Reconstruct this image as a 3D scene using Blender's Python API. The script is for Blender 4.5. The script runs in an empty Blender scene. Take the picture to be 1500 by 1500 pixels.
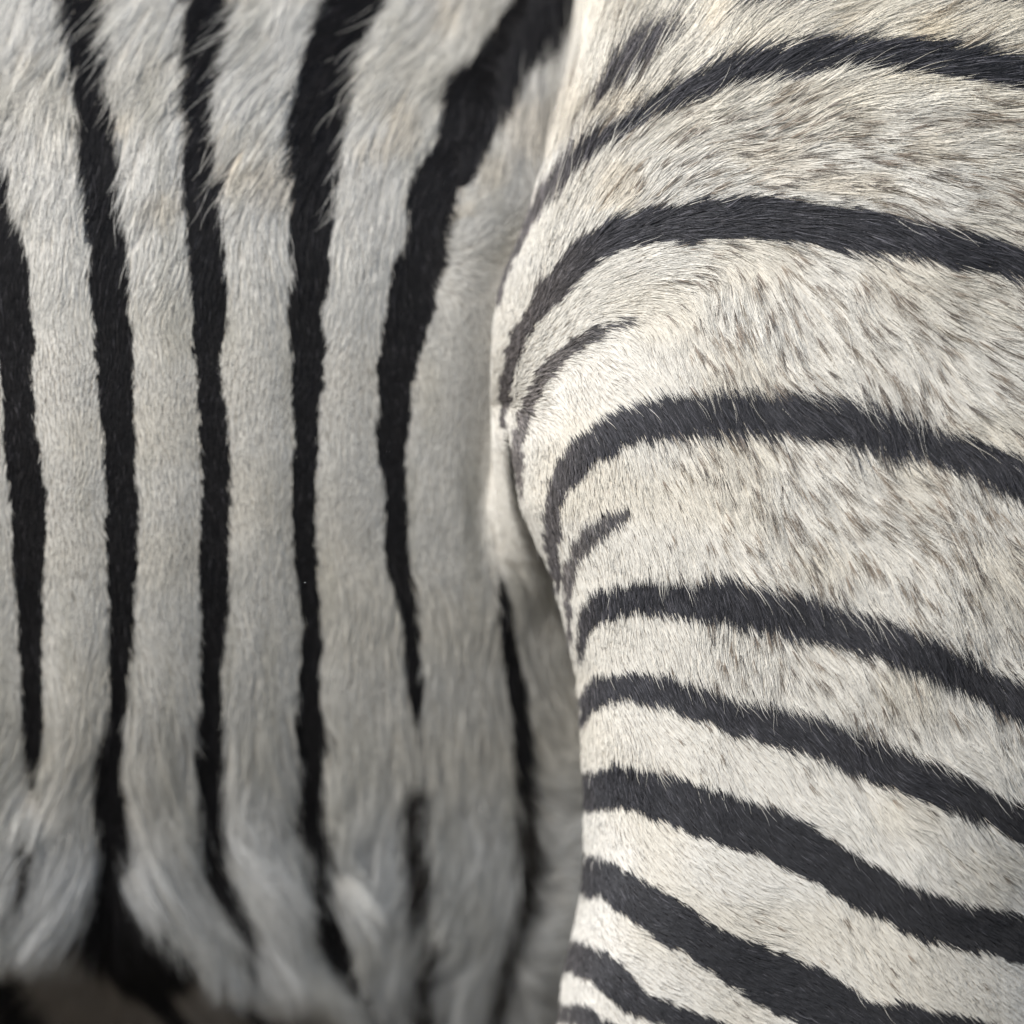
import bpy, math
import numpy as np

# ------------------------------------------------------------------ camera, sky, sun, exposure
K = 0.0004                      # metres per design unit (the pictured patch of animal is 0.6 m wide)
Z0 = 0.90                       # height of the middle of that patch above the ground
scene = bpy.context.scene

cam_d = bpy.data.cameras.new('camera')
cam = bpy.data.objects.new('camera', cam_d)
scene.collection.objects.link(cam)
CAM_DIST = 8.0
FOCUS_Y = 0.020
cam.location = (0.0, FOCUS_Y - CAM_DIST, Z0)
cam.rotation_euler = (math.radians(90), 0, 0)
cam_d.sensor_width = 36.0
cam_d.lens = 36.0 * CAM_DIST / 0.600
cam_d.clip_end = 200.0
cam_d.dof.use_dof = True
cam_d.dof.focus_distance = CAM_DIST
cam_d.dof.aperture_fstop = 1.7
scene.camera = cam

SUN = np.array([-0.56, -0.62, 0.64]); SUN = SUN / np.linalg.norm(SUN)
world = bpy.data.worlds.new('World'); scene.world = world; world.use_nodes = True
wn = world.node_tree.nodes; wl = world.node_tree.links
sky = wn.new('ShaderNodeTexSky'); sky.sky_type = 'NISHITA'; sky.sun_disc = False
sky.sun_elevation = math.asin(SUN[2]); sky.sun_rotation = math.atan2(SUN[0], SUN[1])
wl.new(sky.outputs[0], wn['Background'].inputs[0]); wn['Background'].inputs[1].default_value = 0.10
sun_d = bpy.data.lights.new('sun', 'SUN'); sun_d.energy = 4.0; sun_d.angle = math.radians(3.0)
sun_d.color = (1.0, 0.96, 0.905)
sun = bpy.data.objects.new('sun', sun_d); scene.collection.objects.link(sun)
from mathutils import Vector
sun.rotation_euler = Vector(SUN).to_track_quat('Z', 'Y').to_euler()
sun.location = (-2, -2, 4)
scene.view_settings.view_transform = 'Standard'; scene.view_settings.look = 'None'
scene.view_settings.exposure = 0.48; scene.view_settings.gamma = 1.0
scene.view_settings.use_curve_mapping = False
scene.cycles.max_bounces = 5; scene.cycles.diffuse_bounces = 3; scene.cycles.glossy_bounces = 2
scene.cycles_curves.shape = 'RIBBONS'; scene.cycles_curves.subdivisions = 2

rng = np.random.default_rng(7)

# ------------------------------------------------------------------ small numeric helpers
def sm(a, b, x):
    t = np.clip((x - a) / (b - a), 0, 1); return t * t * (3 - 2 * t)
def tab(pairs):
    p = np.array(pairs, float); return lambda q: np.interp(q, p[:, 0], p[:, 1])
def smooth_tab(pairs, w=25):
    f = tab(pairs)
    return lambda q: (f(q - w) + f(q - w / 2) + f(q) + f(q + w / 2) + f(q + w)) / 5
class Noise:
    def __init__(s, seed): s.g = np.random.default_rng(seed).random((256, 256))
    def __call__(s, x, y):
        xi = np.floor(x).astype(int); yi = np.floor(y).astype(int)
        fx = x - xi; fy = y - yi; fx = fx * fx * (3 - 2 * fx); fy = fy * fy * (3 - 2 * fy)
        g = s.g; a = g[xi % 256, yi % 256]; b = g[(xi + 1) % 256, yi % 256]
        c = g[xi % 256, (yi + 1) % 256]; d = g[(xi + 1) % 256, (yi + 1) % 256]
        return (a * (1 - fx) + b * fx) * (1 - fy) + (c * (1 - fx) + d * fx) * fy
N1, N2, N3, N4 = Noise(1), Noise(2), Noise(3), Noise(4)

# ------------------------------------------------------------------ ground under the animal
gm = bpy.data.materials.new('dry_earth'); gm.use_nodes = True
gn = gm.node_tree.nodes; gl = gm.node_tree.links
gz = gn.new('ShaderNodeTexNoise'); gz.inputs['Scale'].default_value = 6; gz.inputs['Detail'].default_value = 8
gr = gn.new('ShaderNodeValToRGB'); gr.color_ramp.elements[0].color = (.05, .04, .03, 1); gr.color_ramp.elements[1].color = (.12, .10, .078, 1)
gl.new(gz.outputs['Fac'], gr.inputs[0]); gl.new(gr.outputs[0], gn['Principled BSDF'].inputs['Base Color'])
gn['Principled BSDF'].inputs['Roughness'].default_value = .95
gd = bpy.data.meshes.new('ground')
gd.from_pydata([(-400, -400, 0), (400, -400, 0), (400, 400, 0), (-400, 400, 0)], [], [(0, 1, 2, 3)])
gd.materials.append(gm)
ground = bpy.data.objects.new('ground', gd); scene.collection.objects.link(ground); ground['kind'] = 'structure'

# ------------------------------------------------------------------ body surface: flank, flank fold, thigh as one sheet
# design space: x right, y down (1500 units across the pictured patch), d = depth away from the viewer's side
eA = smooth_tab([(-500, 960), (-150, 905), (0, 866), (90, 844), (190, 815), (260, 794), (330, 770), (390, 745), (430, 731),
                 (480, 723), (560, 720), (650, 721), (740, 730), (800, 740), (860, 747), (950, 750), (1050, 757), (1200, 765), (1500, 772), (2300, 780)], 14)
eB = smooth_tab([(-500, 1015), (-150, 962), (0, 925), (200, 857), (400, 792), (560, 762), (640, 757), (700, 761), (740, 766), (790, 790), (840, 815),
                 (900, 830), (960, 846), (985, 852), (1040, 858), (1130, 862), (1190, 865), (1230, 866), (1290, 863), (1330, 858), (1390, 845),
                 (1430, 836), (1480, 830), (1600, 822), (2300, 840)], 12)
ovA = smooth_tab([(-500, -22), (-150, -24), (0, -14), (190, 20), (600, 18), (680, 0), (760, -20), (2300, -20)], 30)
ovB = smooth_tab([(-500, -14), (600, -14), (720, 22), (800, 34), (2300, 40)], 30)

def Df(x, y):
    d = 150 + np.where(y > 430, 255 * ((y - 430) / 900) ** 2, 140 * ((430 - y) / 450) ** 2)
    d = d + 165 * np.clip((x - 60) / 740, 0, 1.3) ** 1.6 * (1 - 0.3 * sm(900, 1500, y))
    d = d + np.where(x < 60, 60 * ((60 - x) / 400) ** 2, 0)
    d = d + 10 * (N3(x / 210 + 9, y / 330) - .5)
    return d
def Dt(x, y):
    d = np.where(x < 1330, 95 * ((x - 1330) / 560) ** 2, (80 + 200 * sm(800, 1500, y)) * ((x - 1330) / 450) ** 2)
    d = d + np.where(y < 620, 120 * ((y - 620) / 700) ** 2, 100 * ((y - 620) / 900) ** 2)
    return d + 12 * (N3(x / 190, y / 190 + 40) - .5)

MID = 850.0
yB = smooth_tab([(-900, 1330), (0, 1350), (150, 1325), (250, 1365), (400, 1425), (550, 1490), (750, 1600), (900, 1640)], 30)
NV_TOP, NV_SIDE, NV_LOW = 26, 330, 130
def column(xf, df, kind, y_hint=0.0):
    """one control column: arrays x, y, d along v"""
    if kind == 'flank':
        yb = float(yB(y_hint))
        ys = np.linspace(-400, yb, NV_SIDE)
        xs = xf(ys); ds = df(xs, ys)
        # underside: rounds over, then runs inwards under the belly
        s = np.linspace(0, 1, NV_LOW + 1)[1:]
        slope0 = (ds[-1] - ds[-3]) / (ys[-1] - ys[-3])
        arc = s * 640
        ang0 = math.atan2(slope0, 1.0); ang1 = math.radians(60)
        ang = ang0 + (ang1 - ang0) * (1 - np.exp(-arc / 60.0))
        step = 640 / NV_LOW
        yy = yb + np.cumsum(np.cos(ang)) * step; dd = ds[-1] + np.cumsum(np.sin(ang)) * step
        xx = np.full_like(yy, xs[-1])
    else:
        ys = np.linspace(-400, 1400, NV_SIDE)
        xs = xf(ys); ds = df(xs, ys)
        yy = np.linspace(1400, 2250, NV_LOW + 1)[1:]
        xx = xf(yy); dd = df(xx, yy)
        tail = sm(2050, 2250, yy); dd = dd + tail * 160
    # over the back to the spine
    s = np.linspace(0, 1, NV_TOP + 1)[:-1]
    th = (1 - s) * math.pi / 2
    yt = -400 - 190 * np.sin(th); dt = ds[0] + (MID - ds[0]) * (1 - np.cos(th)); xt = np.full_like(yt, xs[0])
    # close under the belly / inside of the leg at the midline
    x = np.concatenate([xt, xs, xx, [xx[-1]]]); y = np.concatenate([yt, ys, yy, [yy[-1] + 10]])
    d = np.concatenate([dt, ds, dd, [MID]])
    d = np.minimum(d, MID); d[0] = MID; d[-1] = MID
    return np.stack([x, y, d], 1)

def cst(v): return lambda y: np.full_like(y, v, dtype=float)
cols = []
e = column(cst(-760.), Df, 'flank', -400); e[:, 2] = MID; cols.append(e)
cols.append(column(cst(-700.), lambda x, y: Df(x, y) * 0 + 620, 'flank', -400))
for xc in (-520., -320., -150., 0., 130., 260., 380., 490., 590.):
    cols.append(column(cst(xc), Df, 'flank', xc))
cols.append(column(lambda y: eA(y) - 60, Df, 'flank', 680))                                   # c7
iGA = len(cols)
cols.append(column(lambda y: eA(y) + ovA(y), lambda x, y: Df(x, y) + 6 * sm(0, 200, y) * (1 - sm(700, 850, y)), 'flank', 740))   # groove A
def d_edgeA(x, y):
    rim = 222 - 15 * sm(200, 500, y)
    w = sm(-120, 230, y) * (1 - sm(400, 900, y))
    return Df(x, y) * (1 - w) + rim * w
cols.append(column(eA, d_edgeA, 'flank', 750))                                                # edge A
def d_mid(x, y):
    th = Dt(x, y) + 62
    w = sm(-350, 60, y) * (1 - sm(540, 920, y))
    return (Df(x, y) + 5) * (1 - w) + th * w
cols.append(column(lambda y: eA(y) + (eB(y) - eA(y)) * .48, d_mid, 'flank', 800))
iGB = len(cols)
def d_gB(x, y):
    th = Dt(x, y) + 52
    w = sm(-350, 40, y) * (1 - sm(600, 740, y))
    return (Df(x, y) + 8) * (1 - w) + th * w
cols.append(column(lambda y: eB(y) + ovB(y), d_gB, 'flank', 850))                             # groove B
def d_eB(off):
    def f(x, y):
        low = sm(560, 800, y)
        return Dt(x, y) + off[0] * (1 - low) + off[1] * low
    return f
cols.append(column(eB, d_eB((36, 92)), 'thigh'))
cols.append(column(lambda y: eB(y) + 16, d_eB((28, 44)), 'thigh'))
cols.append(column(lambda y: eB(y) + 50, d_eB((18, 17)), 'thigh'))
cols.append(column(lambda y: eB(y) + 115, d_eB((6, 4)), 'thigh'))
for f in (lambda y: 1030 + .25 * (eB(y) - 850), cst(1130.), cst(1240.), cst(1360.), cst(1480.), cst(1640.), cst(1820.)):
    cols.append(column(f, Dt, 'thigh'))
cols.append(column(cst(1960.), lambda x, y: Dt(x, y) * 0 + 520, 'thigh'))
e = column(cst(2010.), Dt, 'thigh'); e[:, 2] = MID; cols.append(e)
C = np.array(cols)                                   # [NC, NV, 3]
NC, NV, _ = C.shape
# sub-columns per span (denser round the folds)
subs = []
for i in range(NC - 1):
    w = np.median(np.linalg.norm(C[i + 1, 60:300] - C[i, 60:300], axis=1))
    subs.append(int(np.clip(w / 7, 6, 24)))
us = np.concatenate([i + np.arange(n) / n for i, n in enumerate(subs)] + [[NC - 1]])
def catmull(A, u):
    i = np.clip(np.floor(u).astype(int), 0, len(A) - 2); t = (u - i)[:, None, None]
    p0 = A[np.maximum(i - 1, 0)]; p1 = A[i]; p2 = A[i + 1]; p3 = A[np.minimum(i + 2, len(A) - 1)]
    # non-uniform tangents (keeps tight folds from overshooting)
    l01 = np.linalg.norm(p1 - p0, axis=2, keepdims=True) + 1e-3
    l12 = np.linalg.norm(p2 - p1, axis=2, keepdims=True) + 1e-3
    l23 = np.linalg.norm(p3 - p2, axis=2, keepdims=True) + 1e-3
    m1 = ((p1 - p0) / l01 * l12 + (p2 - p1) / l12 * l01) / (l01 + l12) * l12
    m2 = ((p2 - p1) / l12 * l23 + (p3 - p2) / l23 * l12) / (l12 + l23) * l12
    t2, t3 = t * t, t * t * t
    return (2*t3 - 3*t2 + 1) * p1 + (t3 - 2*t2 + t) * m1 + (-2*t3 + 3*t2) * p2 + (t3 - t2) * m2
S = catmull(C, us)                                   # [NU, NV, 3] in design units
S[0, :, 2] = MID; S[-1, :, 2] = MID; S[:, 0, 2] = MID; S[:, -1, 2] = MID
NU = len(us)

def to_world(p):
    return np.stack([(p[..., 0] - 750) * K, p[..., 2] * K, (750 - p[..., 1]) * K + Z0], -1)

# ------------------------------------------------------------------ stripes
def band(left, right):
    l = np.array(left, float); r = np.array(right, float)
    return ('band', l[:, 0], l[:, 1], r[:, 0], r[:, 1])       # y, x
def line(pts):
    return ('line', np.array(pts, float))                      # x, y, full width
FLANK = [
 band([(-600,-160),(0,-115),(300,-60),(500,-10),(583,0),(683,5),(750,15),(817,13),(870,20),(933,23),(983,28),(1033,28),(1100,30),(1153,36),(1160,38)],
      [(-600,-110),(0,-52),(150,-18),(250,3),(300,10),(340,27),(393,35),(433,38),(483,44),(533,43),(600,45),(650,50),(717,62),(767,60),(833,57),(900,55),(1000,54),(1067,50),(1110,45),(1160,37)]),
 band([(-600,20),(0,88),(47,93),(67,103),(100,97),(143,110),(193,107),(233,113),(283,120),(333,128),(400,130),(467,135),(527,137),(583,142),(650,150),(717,155),(783,153),(833,153),(883,158),(933,158),(983,153),(1017,157),(1067,155),(1110,140),(1150,132),(1200,133),(1235,135),(1267,142),(1310,133),(1345,122),(1380,102),(1420,118),(1485,190)],
      [(-600,85),(0,149),(50,147),(100,152),(140,160),(187,165),(233,170),(283,168),(343,180),(400,182),(467,185),(533,190),(617,192),(700,193),(767,195),(833,193),(900,188),(967,182),(1033,178),(1083,167),(1117,163),(1183,170),(1233,178),(1283,165),(1317,165),(1350,193),(1383,233),(1405,262),(1440,270),(1485,215)]),
 band([(-600,230),(0,268),(33,267),(67,263),(117,267),(150,263),(200,270),(267,267),(317,270),(383,275),(450,283),(527,283),(583,288),(650,292),(717,293),(783,290),(833,287),(900,290),(967,292),(1033,288),(1100,283),(1133,282),(1173,291),(1215,298),(1250,292),(1300,300),(1333,316),(1410,346)],
      [(-600,305),(0,337),(27,333),(83,327),(117,313),(183,313),(250,317),(300,317),(350,323),(400,325),(467,328),(527,318),(583,323),(650,328),(700,333),(750,330),(817,328),(867,332),(917,324),(983,317),(1050,317),(1117,318),(1200,315),(1250,318),(1290,326),(1340,344),(1410,352)]),
 band([(-600,640),(-150,520),(0,466),(17,460),(67,443),(117,437),(167,423),(217,418),(267,427),(317,423),(350,422),(400,427),(433,420),(483,423),(517,427),(583,427),(650,430),(733,428),(800,428),(867,433),(917,440),(983,437),(1033,437),(1067,432),(1110,437),(1160,440),(1200,428),(1233,437),(1283,450),(1317,450),(1350,450),(1393,460),(1433,483),(1467,511),(1540,560)],
      [(-600,740),(-150,620),(0,556),(43,533),(93,523),(150,513),(200,500),(250,490),(300,488),(350,482),(400,477),(450,468),(493,470),(517,472),(567,468),(633,462),(700,458),(767,457),(817,460),(867,463),(917,467),(983,465),(1050,463),(1100,467),(1150,460),(1200,467),(1267,480),(1307,467),(1350,480),(1390,500),(1467,529),(1540,580)]),
 band([(-600,1090),(-150,850),(0,742),(33,720),(67,700),(93,667),(127,648),(160,647),(200,637),(233,613),(257,600),(300,597),(320,600),(360,590),(383,573),(433,570),(483,558),(533,553),(600,557),(630,550),(683,558),(733,565),(783,563),(810,560),(850,573),(900,585),(950,592),(993,597),(1017,597),(1050,605),(1080,610)],
      [(-600,1200),(-150,950),(0,840),(50,830),(93,808),(100,775),(133,760),(173,745),(200,716),(233,708),(273,680),(307,663),(340,657),(393,650),(417,637),(460,630),(493,620),(517,613),(567,600),(633,593),(683,588),(733,593),(790,593),(843,600),(900,608),(950,610),(993,613),(1027,617),(1057,613),(1080,610)]),
 band([(1150,601),(1160,595),(1217,588),(1267,594),(1333,598),(1372,602)],
      [(1150,618),(1160,625),(1233,612),(1283,631),(1333,625),(1372,604)]),
 band([(1235,22),(1290,14),(1345,6)], [(1235,34),(1290,34),(1345,16)]),
 band([(1385,628),(1400,618),(1467,602),(1560,596)], [(1385,640),(1433,646),(1467,640),(1560,640)]),
 band([(850,735),(867,730),(900,730),(950,737),(993,743),(1033,747),(1083,750),(1150,757),(1217,760),(1267,763),(1317,763),(1360,757),(1400,739),(1467,727),(1500,722),(1600,700)],
      [(850,737),(860,739),(883,744),(933,752),(983,761),(1017,770),(1067,773),(1110,777),(1160,787),(1187,790),(1233,783),(1273,797),(1317,793),(1343,790),(1373,767),(1417,760),(1450,750),(1500,743),(1600,722)]),
]
def shifted(b, dx):
    return ('band', b[1], b[2] + dx, b[3], b[4] + dx)
FLANK += [shifted(FLANK[0], -150), shifted(FLANK[0], -300), shifted(FLANK[0], -450)]
BELLY = [
 line([(120,1330,20),(170,1395,40),(205,1450,30),(236,1502,30),(280,1580,34)]),
 line([(-60,1440,70),(0,1465,60),(25,1540,60)]),
 line([(330,1480,10),(420,1560,40)]),
]
THIGH = [
 line([(864,153,5),(884,136,18),(903,118,30),(925,93,38),(945,76,36),(965,62,28),(995,46,10)]),
 line([(729,440,5),(736,408,10),(746,379,13),(777,320,17),(801,288,20),(833,245,22),(860,221,22),(887,203,19),(927,181,20),(967,157,22),(1007,136,28),(1047,114,35),(1087,101,38),(1127,97,42),(1180,87,45),(1233,78,41),(1287,80,42),(1340,79,46),(1393,88,45),(1447,97,45),(1500,108,48),(1650,150,55),(1900,260,60)]),
 line([(737,622,3),(739,600,9),(742,570,14),(751,528,20),(761,493,24),(780,461,27),(801,432,30),(825,408,33),(849,381,37),(881,356,42),(913,338,43),(953,328,47),(993,329,54),(1033,322,57),(1073,320,56),(1127,323,58),(1180,328,60),(1233,337,62),(1287,344,59),(1340,352,55),(1393,361,52),(1447,373,48),(1500,388,45),(1650,440,50),(1900,560,60)]),
 line([(765,722,6),(760,685,12),(758,658,14),(764,632,15),(772,605,16),(783,576,15),(799,546,17),(825,521,17),(855,501,16),(881,485,13),(905,477,8),(922,472,2)]),
 line([(822,860,4),(815,835,7),(809,800,12),(808,773,17),(812,739,25),(820,710,31),(839,683,37),(860,660,42),(892,637,52),(927,622,58),(967,613,63),(1007,608,63),(1047,605,68),(1100,604,67),(1153,606,66),(1207,612,65),(1260,620,69),(1313,635,64),(1367,652,54),(1420,669,54),(1473,691,60),(1500,701,60),(1650,770,62),(1900,900,70)]),
 line([(838,945,4),(836,905,7),(834,870,9),(835,838,13),(844,813,19),(862,787,24),(888,769,24),(908,757,18),(917,753,10)]),
 line([(849,965,3),(851,948,8),(855,923,19),(865,899,31),(887,886,38),(927,878,43),(967,876,48),(1007,878,53),(1047,879,60),(1087,884,63),(1127,891,62),(1180,906,63),(1233,919,61),(1287,932,58),(1340,951,56),(1393,974,53),(1447,1004,54),(1500,1032,53),(1650,1120,60),(1900,1280,70)]),
 line([(857,1062,6),(860,1048,12),(866,1030,26),(881,1013,37),(913,1006,38),(953,1010,40),(993,1020,41),(1033,1034,46),(1073,1047,49),(1127,1059,55),(1180,1072,57),(1233,1089,57),(1287,1114,59),(1340,1138,57),(1393,1158,52),(1447,1180,48),(1500,1207,48),(1650,1280,55),(1900,1430,60)]),
 line([(862,1166,48),(872,1161,56),(907,1154,58),(947,1160,62),(987,1175,66),(1027,1190,70),(1067,1203,71),(1120,1217,70),(1180,1247,69),(1233,1277,66),(1287,1309,63),(1340,1335,63),(1393,1354,68),(1447,1362,67),(1500,1378,66),(1650,1430,70),(1900,1560,80)]),
 line([(850,1284,48),(861,1287,50),(893,1295,50),(928,1314,53),(960,1337,59),(1000,1362,61),(1040,1386,60),(1080,1407,66),(1120,1430,76),(1167,1452,83),(1207,1474,80),(1260,1503,70),(1320,1511,76),(1400,1530,78),(1500,1551,74),(1700,1610,80)]),
 line([(832,1408,46),(845,1409,46),(872,1416,46),(899,1438,46),(928,1466,41),(960,1482,33),(1000,1497,28),(1060,1516,26),(1200,1580,40),(1400,1640,60)]),
 line([(1085,6,5),(1130,-5,22),(1200,-18,30),(1300,-28,38),(1400,-30,42),(1500,-18,46),(1650,30,50),(1900,140,60)]),
 line([(1000,-130,20),(1150,-150,44),(1350,-165,50),(1550,-140,52),(1900,-20,60)]),
 line([(840,1580,30),(880,1600,44),(980,1670,50),(1200,1770,60),(1600,1850,60)]),
 line([(835,1690,30),(900,1720,44),(1050,1800,50),(1300,1890,60)]),
 line([(822,1488,24),(835,1490,25),(853,1496,27),(900,1530,40),(1000,1590,50),(1200,1680,60)]),
]
def sd_band(b, x, y):
    _, yl, xl, yr, xr = b
    L = np.interp(y, yl, xl); R = np.interp(y, yr, xr)
    s = np.maximum(L - x, x - R)
    top = max(yl[0], yr[0]); bot = min(yl[-1], yr[-1])
    return np.maximum(s, np.maximum(top - y, y - bot))
def sd_line(b, x, y):
    P = b[1]; out = np.full(x.shape, 1e9)
    for (x0, y0, w0), (x1, y1, w1) in zip(P[:-1], P[1:]):
        dx, dy = x1 - x0, y1 - y0
        t = np.clip(((x - x0) * dx + (y - y0) * dy) / (dx * dx + dy * dy), 0, 1)
        out = np.minimum(out, np.hypot(x - x0 - t * dx, y - y0 - t * dy) - .5 * (w0 + t * (w1 - w0)))
    return out
def sd(b, x, y): return (sd_band if b[0] == 'band' else sd_line)(b, x, y)
STRIPES = [('f', b) for b in FLANK] + [('b', b) for b in BELLY] + [('t', b) for b in THIGH]

def classify(x, y, region, under):
    """index of the dark stripe a point of the coat lies in (-1: light) and the signed distance to it"""
    wob = -2.5 + (N1(x / 9, y / 9) - .5) * (5 + 4 * region) + (N2(x / 28 + 3, y / 28) - .5) * 6
    best = np.full(x.shape, 1e9); idx = np.full(x.shape, -1)
    for i, (rg, b) in enumerate(STRIPES):
        m = (region == (1 if rg == 't' else 0)) & ((under > .5) if rg == 'b' else True)
        m = np.nonzero(m)[0]
        if not len(m): continue
        v = sd(b, x[m], y[m]) + wob[m] - (4 * sm(980, 1120, y[m]) if i < 4 else 0)
        k = v < best[m]; best[m[k]] = v[k]; idx[m[k]] = i
    idx[best > 0] = -1
    return idx, best

# which part of the sheet a point lies on
def region_of(u, y):
    return ((u > iGB) | ((u > iGA + .3) & (y < 815))).astype(int)

# the pale bands of the flank stand up as soft rolls, the dark stripes lie in shallow grooves between them
_reg = region_of(np.repeat(us[:, None], NV, 1), S[..., 1]).ravel()
_x, _y = S[..., 0].ravel(), S[..., 1].ravel()
_d = np.full(_x.shape, 1e9)
_w = np.zeros(_x.shape)
for i, b in enumerate(FLANK):
    if i in (5, 6, 7): continue
    v = sd(b, _x, _y)
    amt = {4: .55 - .55 * sm(850, 1080, _y), 8: .35 * sm(900, 1050, _y)}.get(i, 1.0)
    _w = np.maximum(_w, (1 - sm(-14, 44, v)) * amt)
_g = _w * (_reg == 0) * sm(-300, -100, _y)
_g = _g.reshape(NU, NV); _g[[0, -1]] = 0; _g[:, [0, -1]] = 0
S[..., 2] = np.minimum(S[..., 2] + (5.0 + 5.5 * sm(980, 1180, S[..., 1])) * _g, MID)

# surface normals (design space, facing the viewer's side)
Su = np.gradient(S, axis=0); Sv = np.gradient(S, axis=1)
NRM = np.cross(Su, Sv)
NRM /= np.linalg.norm(NRM, axis=2, keepdims=True) + 1e-9
if NRM[NU // 3, 150, 2] > 0: NRM = -NRM

# ------------------------------------------------------------------ flow, length of the hair
def field(pts):
    P = np.array(pts, float)
    def f(x, y):
        w = 1.0 / (((x[:, None] - P[:, 0]) ** 2 + (y[:, None] - P[:, 1]) ** 2) / 1e4 + .02) ** 1.6
        w /= w.sum(1, keepdims=True)
        v = w @ P[:, 2:]
        return v
    return f
# x, y, flow dx, dy (down), hair length
flow_flank = field([
 (0,40,-.42,.9,78),(200,60,-.5,.86,80),(400,60,-.55,.83,80),(500,40,-.6,.8,75),(0,220,-.3,.95,52),(180,220,-.4,.9,60),(330,200,-.45,.9,58),(470,210,-.5,.85,62),
 (560,150,-.45,.85,70),(600,60,-.55,.8,70),(650,60,-.5,.8,64),(690,50,-.45,.8,52),(730,20,-.45,.8,50),(690,130,-.35,.85,38),(620,250,-.3,.9,34),(795,95,.1,-1,40),(780,180,.05,-1,52),(725,250,.1,-1,42),(700,330,.6,-.5,20),(690,400,.8,.3,13),(820,60,.15,-1,60),
 (20,360,-.1,1,26),(250,360,-.2,1,27),(430,340,-.2,1,34),(560,330,-.2,1,36),(600,430,0,1,20),(690,480,.3,1,14),
 (100,550,0,1,10),(300,550,0,1,10),(500,550,0,1,10),(650,560,0,1,12),(100,750,0,1,11),(300,750,0,1,11),(500,750,.05,1,12),(680,750,.1,1,20),
 (50,950,-.02,1,20),(250,950,.02,1,21),(450,950,.05,1,21),(600,950,.1,1,40),(700,930,.1,1,50),(800,930,.2,1,44),
 (30,1150,-.2,1,60),(110,1150,-.25,1,64),(200,1150,.15,1,64),(330,1150,.15,1,60),(450,1150,.12,1,58),(600,1150,-.1,1,80),(700,1150,-.05,1,70),(800,1040,.5,.85,50),(800,1150,.85,.4,55),(745,1200,.15,1,60),
 (20,1290,-.5,1,130),(110,1290,-.5,1,135),(180,1290,.5,1,115),(260,1290,.5,1,140),(370,1300,.5,1,130),(470,1310,.4,1,115),(590,1310,-.35,1,95),(690,1310,-.25,1,90),(815,1270,.95,-.3,60),(745,1300,-.1,1,80),
 (20,1420,-.4,1,90),(200,1420,.5,1,90),(400,1420,.6,1,110),(560,1430,.2,1,90),(700,1430,-.3,1,90),(810,1400,.6,-.3,60)])
flow_thigh = field([
 (830,120,.25,-1,105),(860,60,.35,-1,120),(930,120,.7,-.75,100),(960,40,.6,-.8,120),(1080,50,.85,-.5,100),(1200,40,.9,-.4,75),(1400,30,.95,-.25,75),
 (790,260,.45,-.9,60),(880,190,.75,-.7,60),(1000,190,.88,-.45,50),(1150,170,.92,-.38,50),(1300,180,1,-.1,52),(1450,190,1,.0,55),
 (760,400,.3,-.95,30),(830,340,.7,-.75,34),(950,280,.85,-.5,40),(1080,270,.95,-.1,42),(1200,270,1,.12,46),(1350,290,.95,.25,50),(1480,300,.95,.3,52),
 (733,480,.5,-.85,14),(735,560,.85,-.5,11),(745,620,.9,.3,11),(735,700,.5,.85,11),(760,560,.9,-.2,12),(790,500,.7,-.55,15),(900,400,.85,-.3,26),(1000,370,.85,.15,34),(1050,440,.35,.95,42),(1120,440,.25,1,46),(1200,460,.5,.9,48),(1330,440,.8,.55,52),(1470,450,.85,.5,50),
 (850,570,.4,.5,16),(960,520,.5,.7,24),(1080,540,.35,.95,46),(1200,560,.6,.8,52),(1330,560,.65,.78,54),(1470,570,.7,.7,52),
 (790,680,.1,.9,13),(870,720,.3,.9,16),(960,690,.35,.9,24),(1060,640,.5,.85,46),(1180,700,.5,.85,52),(1320,720,.6,.8,52),(1460,760,.62,.8,50),
 (900,820,.2,1,18),(1000,790,.35,.95,28),(1120,820,.45,.9,46),(1250,830,.5,.85,50),(1400,870,.55,.85,50),
 (880,950,.1,1,18),(980,930,.3,.95,24),(1080,960,.35,.95,38),(1200,990,.5,.88,42),(1350,1030,.58,.82,46),(1480,1050,.6,.8,46),
 (890,1080,.2,1,16),(1000,1090,.55,.85,20),(1120,1110,.65,.75,26),(1260,1150,.65,.75,36),(1400,1200,.65,.75,38),
 (890,1230,.4,.9,15),(1000,1270,.75,.6,19),(1150,1300,.8,.55,22),(1300,1380,.7,.7,26),(1440,1440,.7,.6,20),
 (860,1360,.7,.7,15),(950,1400,.85,.45,18),(1100,1440,.85,.5,24),(850,1470,.7,.7,15)])

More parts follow.
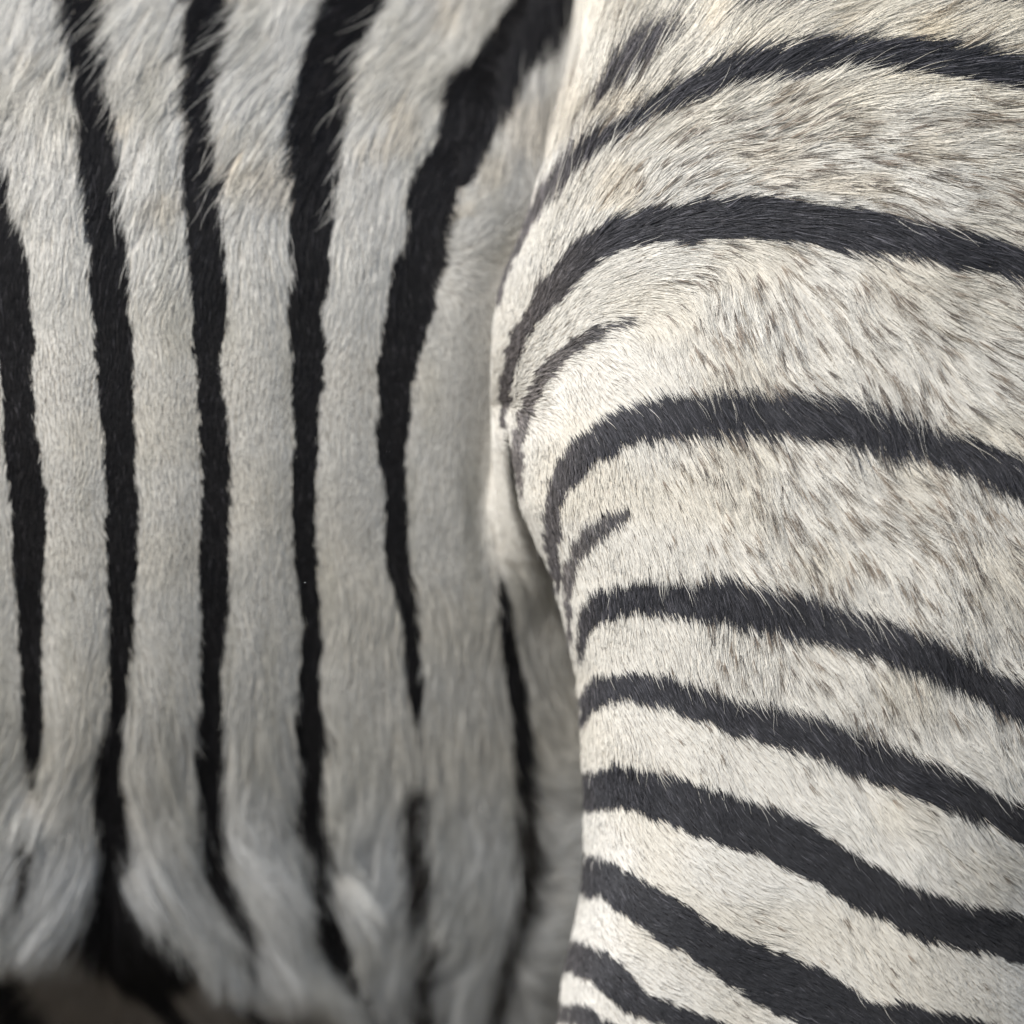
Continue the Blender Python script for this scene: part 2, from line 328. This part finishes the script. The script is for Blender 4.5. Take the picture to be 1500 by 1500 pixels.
# ------------------------------------------------------------------ materials
def nodes_of(m):
    m.use_nodes = True; nt = m.node_tree; nt.nodes.clear(); return nt.nodes, nt.links
def hair_material(name, sheen, rough, keep_normal):
    m = bpy.data.materials.new(name); n, l = nodes_of(m)
    out = n.new('ShaderNodeOutputMaterial')
    tint = n.new('ShaderNodeAttribute'); tint.attribute_name = 'tint'
    sn = n.new('ShaderNodeAttribute'); sn.attribute_name = 'skin_normal'
    geo = n.new('ShaderNodeNewGeometry'); info = n.new('ShaderNodeHairInfo')
    mixn = n.new('ShaderNodeMix'); mixn.data_type = 'VECTOR'; mixn.inputs['Factor'].default_value = keep_normal
    l.new(geo.outputs['Normal'], mixn.inputs['A']); l.new(sn.outputs['Vector'], mixn.inputs['B'])
    nor = n.new('ShaderNodeVectorMath'); nor.operation = 'NORMALIZE'
    l.new(mixn.outputs['Result'], nor.inputs[0])
    # the shaft is a little darker and browner where it leaves the skin
    ramp = n.new('ShaderNodeValToRGB'); cr = ramp.color_ramp
    cr.elements[0].position = 0.0; cr.elements[0].color = (.70, .66, .61, 1)
    cr.elements[1].position = .55; cr.elements[1].color = (1, 1, 1, 1)
    l.new(info.outputs['Intercept'], ramp.inputs[0])
    mul = n.new('ShaderNodeMix'); mul.data_type = 'RGBA'; mul.blend_type = 'MULTIPLY'; mul.inputs['Factor'].default_value = 1
    l.new(tint.outputs['Color'], mul.inputs['A']); l.new(ramp.outputs[0], mul.inputs['B'])
    dif = n.new('ShaderNodeBsdfDiffuse'); l.new(mul.outputs['Result'], dif.inputs['Color']); l.new(nor.outputs[0], dif.inputs['Normal'])
    hb = n.new('ShaderNodeBsdfHair'); hb.component = 'Reflection'
    hb.inputs['RoughnessU'].default_value = rough; hb.inputs['RoughnessV'].default_value = .6
    hb.inputs['Offset'].default_value = math.radians(-4)
    hb.inputs['Color'].default_value = (.9, .92, 1, 1)
    mx = n.new('ShaderNodeMixShader'); mx.inputs[0].default_value = sheen
    l.new(dif.outputs[0], mx.inputs[1]); l.new(hb.outputs[0], mx.inputs[2])
    l.new(mx.outputs[0], out.inputs[0])
    return m
M_LIGHT = hair_material('light_hair', .08, .25, .62)
M_DARK = hair_material('dark_hair', .05, .28, .5)
M_BROWN_BLACK = hair_material('brown_black_hair', .024, .35, .6)
def skin_material():
    m = bpy.data.materials.new('skin'); n, l = nodes_of(m)
    out = n.new('ShaderNodeOutputMaterial'); b = n.new('ShaderNodeBsdfPrincipled')
    a = n.new('ShaderNodeAttribute'); a.attribute_name = 'coat'
    tc = n.new('ShaderNodeTexCoord'); nz = n.new('ShaderNodeTexNoise'); nz.inputs['Scale'].default_value = 900
    bump = n.new('ShaderNodeBump'); bump.inputs['Strength'].default_value = .5; bump.inputs['Distance'].default_value = .001
    l.new(tc.outputs['Object'], nz.inputs['Vector']); l.new(nz.outputs['Fac'], bump.inputs['Height'])
    l.new(a.outputs['Color'], b.inputs['Base Color']); l.new(bump.outputs[0], b.inputs['Normal'])
    b.inputs['Roughness'].default_value = .8; b.inputs['Specular IOR Level'].default_value = .2
    l.new(b.outputs[0], out.inputs[0]); return m
M_SKIN = skin_material()

# ------------------------------------------------------------------ the zebra
zebra = bpy.data.objects.new('zebra', None); scene.collection.objects.link(zebra)
zebra.location = (0.13, MID * K, 0.0)
zebra['label'] = 'black and white striped zebra, furry flank tucked in beside its rounded haunch'
zebra['category'] = 'zebra'
def part(name, data, label=None, kind=None):
    o = bpy.data.objects.new(name, data); scene.collection.objects.link(o); o.parent = zebra
    o.matrix_parent_inverse = Matrix.Translation(zebra.location).inverted()
    if label: o['label'] = label
    if kind: o['kind'] = kind
    return o
from mathutils import Matrix

# body mesh: this side and its mirror image, welded along the midline
W = to_world(S)
Wm = W.copy(); Wm[..., 1] = 2 * MID * K - Wm[..., 1]
idx = np.arange(NU * NV).reshape(NU, NV)
idm = idx + NU * NV
edge = np.zeros((NU, NV), bool); edge[0] = edge[-1] = True; edge[:, 0] = edge[:, -1] = True
idm = np.where(edge, idx, idm)
def quads(a, flip):
    q = np.stack([a[:-1, :-1], a[1:, :-1], a[1:, 1:], a[:-1, 1:]], -1).reshape(-1, 4)
    return q[:, ::-1] if flip else q
verts = np.concatenate([W.reshape(-1, 3), Wm.reshape(-1, 3)])
faces = np.concatenate([quads(idx, False), quads(idm, True)])
used = np.zeros(len(verts), bool); used[faces.ravel()] = True
remap = np.cumsum(used) - 1
U2 = np.repeat(us[:, None], NV, 1)
V2 = np.repeat(np.arange(NV)[None, :], NU, 0)
UNDER = sm(NV_TOP + NV_SIDE + 4, NV_TOP + NV_SIDE + 22, V2)          # 1 on the underside of the belly
reg = region_of(U2, S[..., 1])
si, sdist = classify(S[..., 0].ravel(), S[..., 1].ravel(), reg.ravel(), (UNDER * (1 - reg)).ravel())
dark = (si >= 0)
skin_col = np.where(dark[:, None], [.012, .011, .012], [.40, .375, .34])
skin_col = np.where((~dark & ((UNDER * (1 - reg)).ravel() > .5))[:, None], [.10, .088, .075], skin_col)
skin_col = np.concatenate([skin_col, skin_col])
me = bpy.data.meshes.new('body')
v_used = verts[used]; f_used = remap[faces]
me.vertices.add(len(v_used)); me.vertices.foreach_set('co', v_used.astype(np.float32).ravel())
me.loops.add(f_used.size); me.loops.foreach_set('vertex_index', f_used.astype(np.int32).ravel())
me.polygons.add(len(f_used)); me.polygons.foreach_set('loop_start', np.arange(0, f_used.size, 4, dtype=np.int32))
me.update(calc_edges=True); me.validate()
ca = me.attributes.new('coat', 'FLOAT_COLOR', 'POINT')
cc = np.ones((len(v_used), 4), np.float32); cc[:, :3] = skin_col[used]; ca.data.foreach_set('color', cc.ravel())
me.polygons.foreach_set('use_smooth', np.ones(len(me.polygons), bool))
me.materials.append(M_SKIN)
part('body', me, 'barrel, flank fold and rounded thigh of the zebra under its coat')

# ------------------------------------------------------------------ hair roots
def quad_area():
    a = S[1:, :-1] - S[:-1, :-1]; b = S[:-1, 1:] - S[:-1, :-1]
    return np.linalg.norm(np.cross(a, b), axis=2)
def roots(n, weight):
    A = quad_area() * weight
    cdf = np.cumsum(A.ravel()); k = np.searchsorted(cdf, rng.random(n) * cdf[-1])
    i, j = np.unravel_index(np.minimum(k, A.size - 1), A.shape)
    a, b = rng.random(n)[:, None], rng.random(n)[:, None]
    def bil(G):
        if G.ndim == 2: G = G[..., None]
        return G[i, j] * (1-a) * (1-b) + G[i+1, j] * a * (1-b) + G[i, j+1] * (1-a) * b + G[i+1, j+1] * a * b
    P = bil(S); N = bil(NRM); N /= np.linalg.norm(N, axis=1, keepdims=True)
    return P, N, bil(U2)[:, 0], bil(UNDER)[:, 0]
xc = S[:-1, :-1, 0]; yc = S[:-1, :-1, 1]; dc = S[:-1, :-1, 2]
infr = np.where((xc > -60) & (xc < 1560) & (yc > -60) & (yc < 1580), 1.0, 0.0)
wide = np.where((xc > -420) & (xc < 1800) & (yc > -420) & (yc < 1900), .12, 0.0)
W0 = np.maximum(infr, wide) * (dc < 760)

def make_hair(n, weight, pts, len_mul, rad, lift, clump, jitter, curl_amt=.04, at=.5, strayness=0.0, tuft=1):
    P, N, u, und = roots(n, weight)
    if tuft > 1:
        P, N, u, und = (np.repeat(a, tuft, 0) for a in (P, N, u, und)); n *= tuft
        o = rng.normal(0, 1.0, (n, 3)) * np.repeat(rng.uniform(.5, 1.4, n // tuft), tuft)[:, None]
        P = P + o - N * (o * N).sum(1, keepdims=True)
    x, y = P[:, 0], P[:, 1]
    rgn = region_of(u, y)
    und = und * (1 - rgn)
    F = np.where(rgn[:, None] == 1, flow_thigh(x, y), flow_flank(x, y))
    fd = np.hypot(F[:, 0], F[:, 1]) + 1e-6
    f = np.stack([F[:, 0] / fd, F[:, 1] / fd, np.zeros(n)], 1)
    # meandering of the lie of the coat
    ang = (N2(x / 70 + 7 * rgn, y / 70) - .5) * .6 + (N4(x / 22, y / 22 + 5 * rgn) - .5) * .28 + rng.normal(0, jitter, n)
    ca_, sa_ = np.cos(ang), np.sin(ang)
    f = np.stack([f[:, 0] * ca_ - f[:, 1] * sa_, f[:, 0] * sa_ + f[:, 1] * ca_, f[:, 2]], 1)
    T = f - N * (f * N).sum(1, keepdims=True); T /= np.linalg.norm(T, axis=1, keepdims=True) + 1e-9
    B = np.cross(N, T)
    L = F[:, 2] * len_mul * rng.uniform(.65, 1.25, n)
    outside = (x < -60) | (x > 1560) | (y < -60) | (y > 1580)
    R = rad * rng.uniform(.7, 1.3, n) * np.where(outside, 2.2, 1)
    # locks: hairs lean towards their lock's middle line
    cs = np.clip(F[:, 2] * np.where(rgn == 1, .15, .20), 4.5, 26)
    lev = np.round(np.log2(cs / 4.5) * 2); cs = 4.5 * 2 ** (lev / 2)
    qa = np.round(np.arctan2(F[:, 1], F[:, 0]) / (math.pi / 10)) * (math.pi / 10)
    cq, sq = np.cos(qa), np.sin(qa)
    lev = lev + np.round(qa * 10)
    gx = (x * cq + y * sq) / (cs * 4.2); gy = (-x * sq + y * cq) / cs
    bx = np.zeros(n); by = np.zeros(n); bd = np.full(n, 1e9); bid = np.zeros(n)
    for ox in (-1, 0, 1):
        for oy in (-1, 0, 1):
            cx = np.floor(gx) + ox; cy = np.floor(gy) + oy
            h1 = np.modf(np.abs(np.sin(cx * 127.1 + cy * 311.7 + lev * 17) * 43758.5453))[0]
            h2 = np.modf(np.abs(np.sin(cx * 269.5 + cy * 183.3 + lev * 11) * 24634.6345))[0]
            px = cx + h1; py = cy + h2
            d = (px - gx) ** 2 + (py - gy) ** 2
            k = d < bd; bx[k] = px[k]; by[k] = py[k]; bd[k] = d[k]; bid[k] = h1[k] * 7.3 + h2[k] * 3.1
    bid = np.modf(bid)[0]; bid2 = np.modf(bid * 91.7)[0]
    lx = bx * cs * 4.2; ly = by * cs
    dx = lx * cq - ly * sq - x; dy = lx * sq + ly * cq - y
    off = np.stack([dx, dy, np.zeros(n)], 1)
    off = off - N * (off * N).sum(1, keepdims=True)
    side = (off * B).sum(1, keepdims=True) * B
    along = (off * T).sum(1)
    lf = lift * (.55 + .9 * bid) * rng.uniform(.5, 1.5, n)
    lf = lf * (1 + 2.2 * rgn * np.exp(-np.abs(x - eB(y)) / 14) * (rng.random(n) < .5))
    curl = rng.normal(0, curl_amt, n) + (bid - .5) * .12
    t = np.linspace(0, 1, pts)
    Q = np.zeros((n, pts, 3))
    for q, tt in enumerate(t):
        c = clump * tt ** 1.2
        Q[:, q] = (P + T * (L * tt)[:, None] + N * (L * lf * (tt - .45 * tt * tt) + .8)[:, None]
                   + side * c + B * (L * curl * tt * tt)[:, None]
                   + B * (L * strayness * np.sin(tt * 5 + bid * 20) * .12)[:, None])
    # colour: what the coat is at the middle of the shaft
    mx_ = x + T[:, 0] * L * at; my_ = y + T[:, 1] * L * at
    frz = rng.normal(0, 1, n) * (1.5 + 5.5 * sm(1050, 1260, y) * (1 - rgn))
    idx_, dist = classify(mx_ + frz, my_ + rng.normal(0, 1.5, n), rgn, und)
    base = np.tile(np.array([.655, .640, .592]), (n, 1))
    amp = (.05 + .42 * sm(12, 50, L)) * np.where(rgn == 1, 1, .38 + .5 * sm(450, 250, y) + .5 * sm(1080, 1250, y) + .6 * sm(735, 770, x))
    warm = sm(.5, .85, N1(x / 120 + 11, y / 90)) * (.38 + .12 * rgn) + .12 * (1 - rgn) * sm(1150, 950, y) + sm(260, 60, y) * .6 * rgn + .25 * rgn * sm(1300, 900, y)
    base = base * (1 - warm[:, None] * np.array([.03, .07, .15]))
    base = base * (1 + .12 * sm(200, 90, y) * rgn + .05 * sm(1100, 1250, y) * (1 - rgn))[:, None]
    sky_tint = sm(1080, 1250, y) * (1 - rgn)  # blue skylight on the lower flank, put into the hair colour
    base = base * (1 + sky_tint[:, None] * np.array([-.03, .0, .06]))
    stain = sm(.55, .85, N4(x / 30 + 2, y / 120 + 3)) * .09 * (1 - rgn)
    base = base * (1 - stain[:, None] * np.array([1, 1.05, 1.3]))
    soil = sm(.66, .9, N4(x / 60 + 5, y / 45 + 8)) * .35 * (y < 320)
    base = base * (1 - soil[:, None] * np.array([.12, .24, .42]))
    base = base * (1 - amp * .5 + amp * bid + rng.normal(0, .05, n)).clip(.5, 1.2)[:, None]
    streaky = rgn * sm(1150, 800, y) * sm(930, 1080, x + .9 * (400 - y).clip(0, 400))
    brown = (((bid2 < .05 * streaky) & (rng.random(n) < .75)) | (rng.random(n) < .02))[:, None]  # brown hairs; the streaky ones also paint in shaded gaps between clumps
    base = np.where(brown, base * np.array([.34, .30, .25]), base)
    if tuft > 1:
        base = np.repeat(np.array([.165, .132, .097]) * rng.uniform(.5, 1.7, n // tuft)[:, None], tuft, 0)  # dark tufts: partly brown hair, partly painted shade between the raised pale clumps
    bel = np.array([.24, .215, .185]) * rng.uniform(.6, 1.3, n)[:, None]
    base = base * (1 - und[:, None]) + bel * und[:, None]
    drk = np.where(rgn[:, None] == 1, np.array([.0080, .0080, .0098]), np.array([.0088, .0076, .0070])) * (np.exp(rng.normal(0, .35, n)) * (.7 + .7 * bid) * np.where(rgn == 1, 1.15, .55))[:, None]
    drk = drk * (1 - .45 * rgn * sm(1080, 1250, y))[:, None]
    # stripes by the thigh's front edge and on the flank fold are thin-haired and brownish
    fade = sm(900, 770, x) * rgn
    drk = drk + fade[:, None] * np.array([.055, .048, .043])
    paleb = np.isin(idx_, [5, 6, 7]) | ((idx_ == 8) & (y > 1150)) | (idx_ == len(FLANK) + len(BELLY))
    drk = drk + paleb[:, None] * np.array([.030, .026, .022]) * rng.uniform(.2, 1.6, n)[:, None]
    nT = len(FLANK) + len(BELLY)
    drk = drk + np.isin(idx_, [nT + 3, nT + 5])[:, None] * np.array([.05, .046, .042]) * rng.uniform(0, 1.8, n)[:, None]
    soft = (rng.random(n) < (.04 + .12 * rgn * sm(1250, 1050, y) + .08 * rgn * sm(1080, 900, x)))[:, None]
    drk = np.where(soft, drk * 2 + np.array([.035, .034, .038]) * (1 + .9 * rgn * sm(480, 250, y))[:, None] * rng.uniform(.3, 2.2, n)[:, None], drk)
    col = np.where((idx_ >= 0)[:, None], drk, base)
    return dict(Q=Q, R=R, N=N, col=col, stripe=idx_, rgn=rgn, und=und, pts=pts)

def curves_object(name, H, mask, mat, label=None, kind=None):
    k = np.nonzero(mask)[0]
    if len(k) < 20: return None
    pts = H['pts']; n = len(k)
    cu = bpy.data.hair_curves.new(name)
    cu.add_curves([pts] * n)
    pos = to_world(H['Q'][k]).astype(np.float32)
    cu.position_data.foreach_set('vector', pos.ravel())
    rad = cu.attributes.get('radius') or cu.attributes.new('radius', 'FLOAT', 'POINT')
    tpr = np.array([1 - .85 * (i / (pts - 1)) ** 1.8 for i in range(pts)])
    rad.data.foreach_set('value', (H['R'][k][:, None] * tpr * K).astype(np.float32).ravel())
    a = cu.attributes.new('tint', 'FLOAT_COLOR', 'CURVE')
    c4 = np.ones((n, 4), np.float32); c4[:, :3] = H['col'][k]; a.data.foreach_set('color', c4.ravel())
    a = cu.attributes.new('skin_normal', 'FLOAT_VECTOR', 'CURVE')
    nw = np.stack([H['N'][k][:, 0], H['N'][k][:, 2], -H['N'][k][:, 1]], 1).astype(np.float32)
    a.data.foreach_set('vector', nw.ravel())
    cu.materials.append(mat)
    return part(name, cu, label, kind)

def join(*hs):
    return {k: (np.concatenate([h[k] for h in hs]) if k != 'pts' else hs[0]['pts']) for k in hs[0]}

PTS = 6
regc = region_of(U2[:-1, :-1], yc)
LEN = np.where(regc.ravel() == 1, flow_thigh(xc.ravel(), yc.ravel())[:, 2], flow_flank(xc.ravel(), yc.ravel())[:, 2]).reshape(xc.shape)
Wc = W0 * np.clip(26 / LEN, .52, 1.1)          # long hair grows sparser than the short velvet
coat = make_hair(720000, Wc, PTS, .9, .43, .10, .75, .055)
Wg = W0 * np.where(regc == 1, 1.0, (.10 + .75 * sm(420, 250, yc)) * sm(1000, 800, yc))
guard = make_hair(10500, Wg, PTS, 1.45, .36, .13, .2, .11, curl_amt=.055, at=.05, strayness=.3)
streak = sm(1180, 850, yc) * sm(930, 1080, xc + .9 * (400 - yc).clip(0, 400)) + .12 * sm(1000, 1150, xc)
Wt = W0 * (regc == 1) * (xc < 1620) * streak
tufts = make_hair(1100, Wt * sm(110, 190, yc), PTS, .85, .38, .20, .3, .10, curl_amt=.05, at=.4, tuft=9)
H = join(coat, guard, tufts)
light = H['stripe'] < 0
curves_object('flank_hair', H, light & (H['rgn'] == 0) & (H['und'] < .5), M_LIGHT, 'pale grey white hair between the upright flank stripes', 'stuff')
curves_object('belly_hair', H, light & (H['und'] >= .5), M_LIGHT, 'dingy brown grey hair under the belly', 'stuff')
curves_object('haunch_hair', H, light & (H['rgn'] == 1), M_LIGHT, 'cream white hair between the curved haunch stripes', 'stuff')
for i, (rg, b) in enumerate(STRIPES):
    curves_object('dark_stripe', H, H['stripe'] == i, M_DARK if rg == 't' else M_BROWN_BLACK)
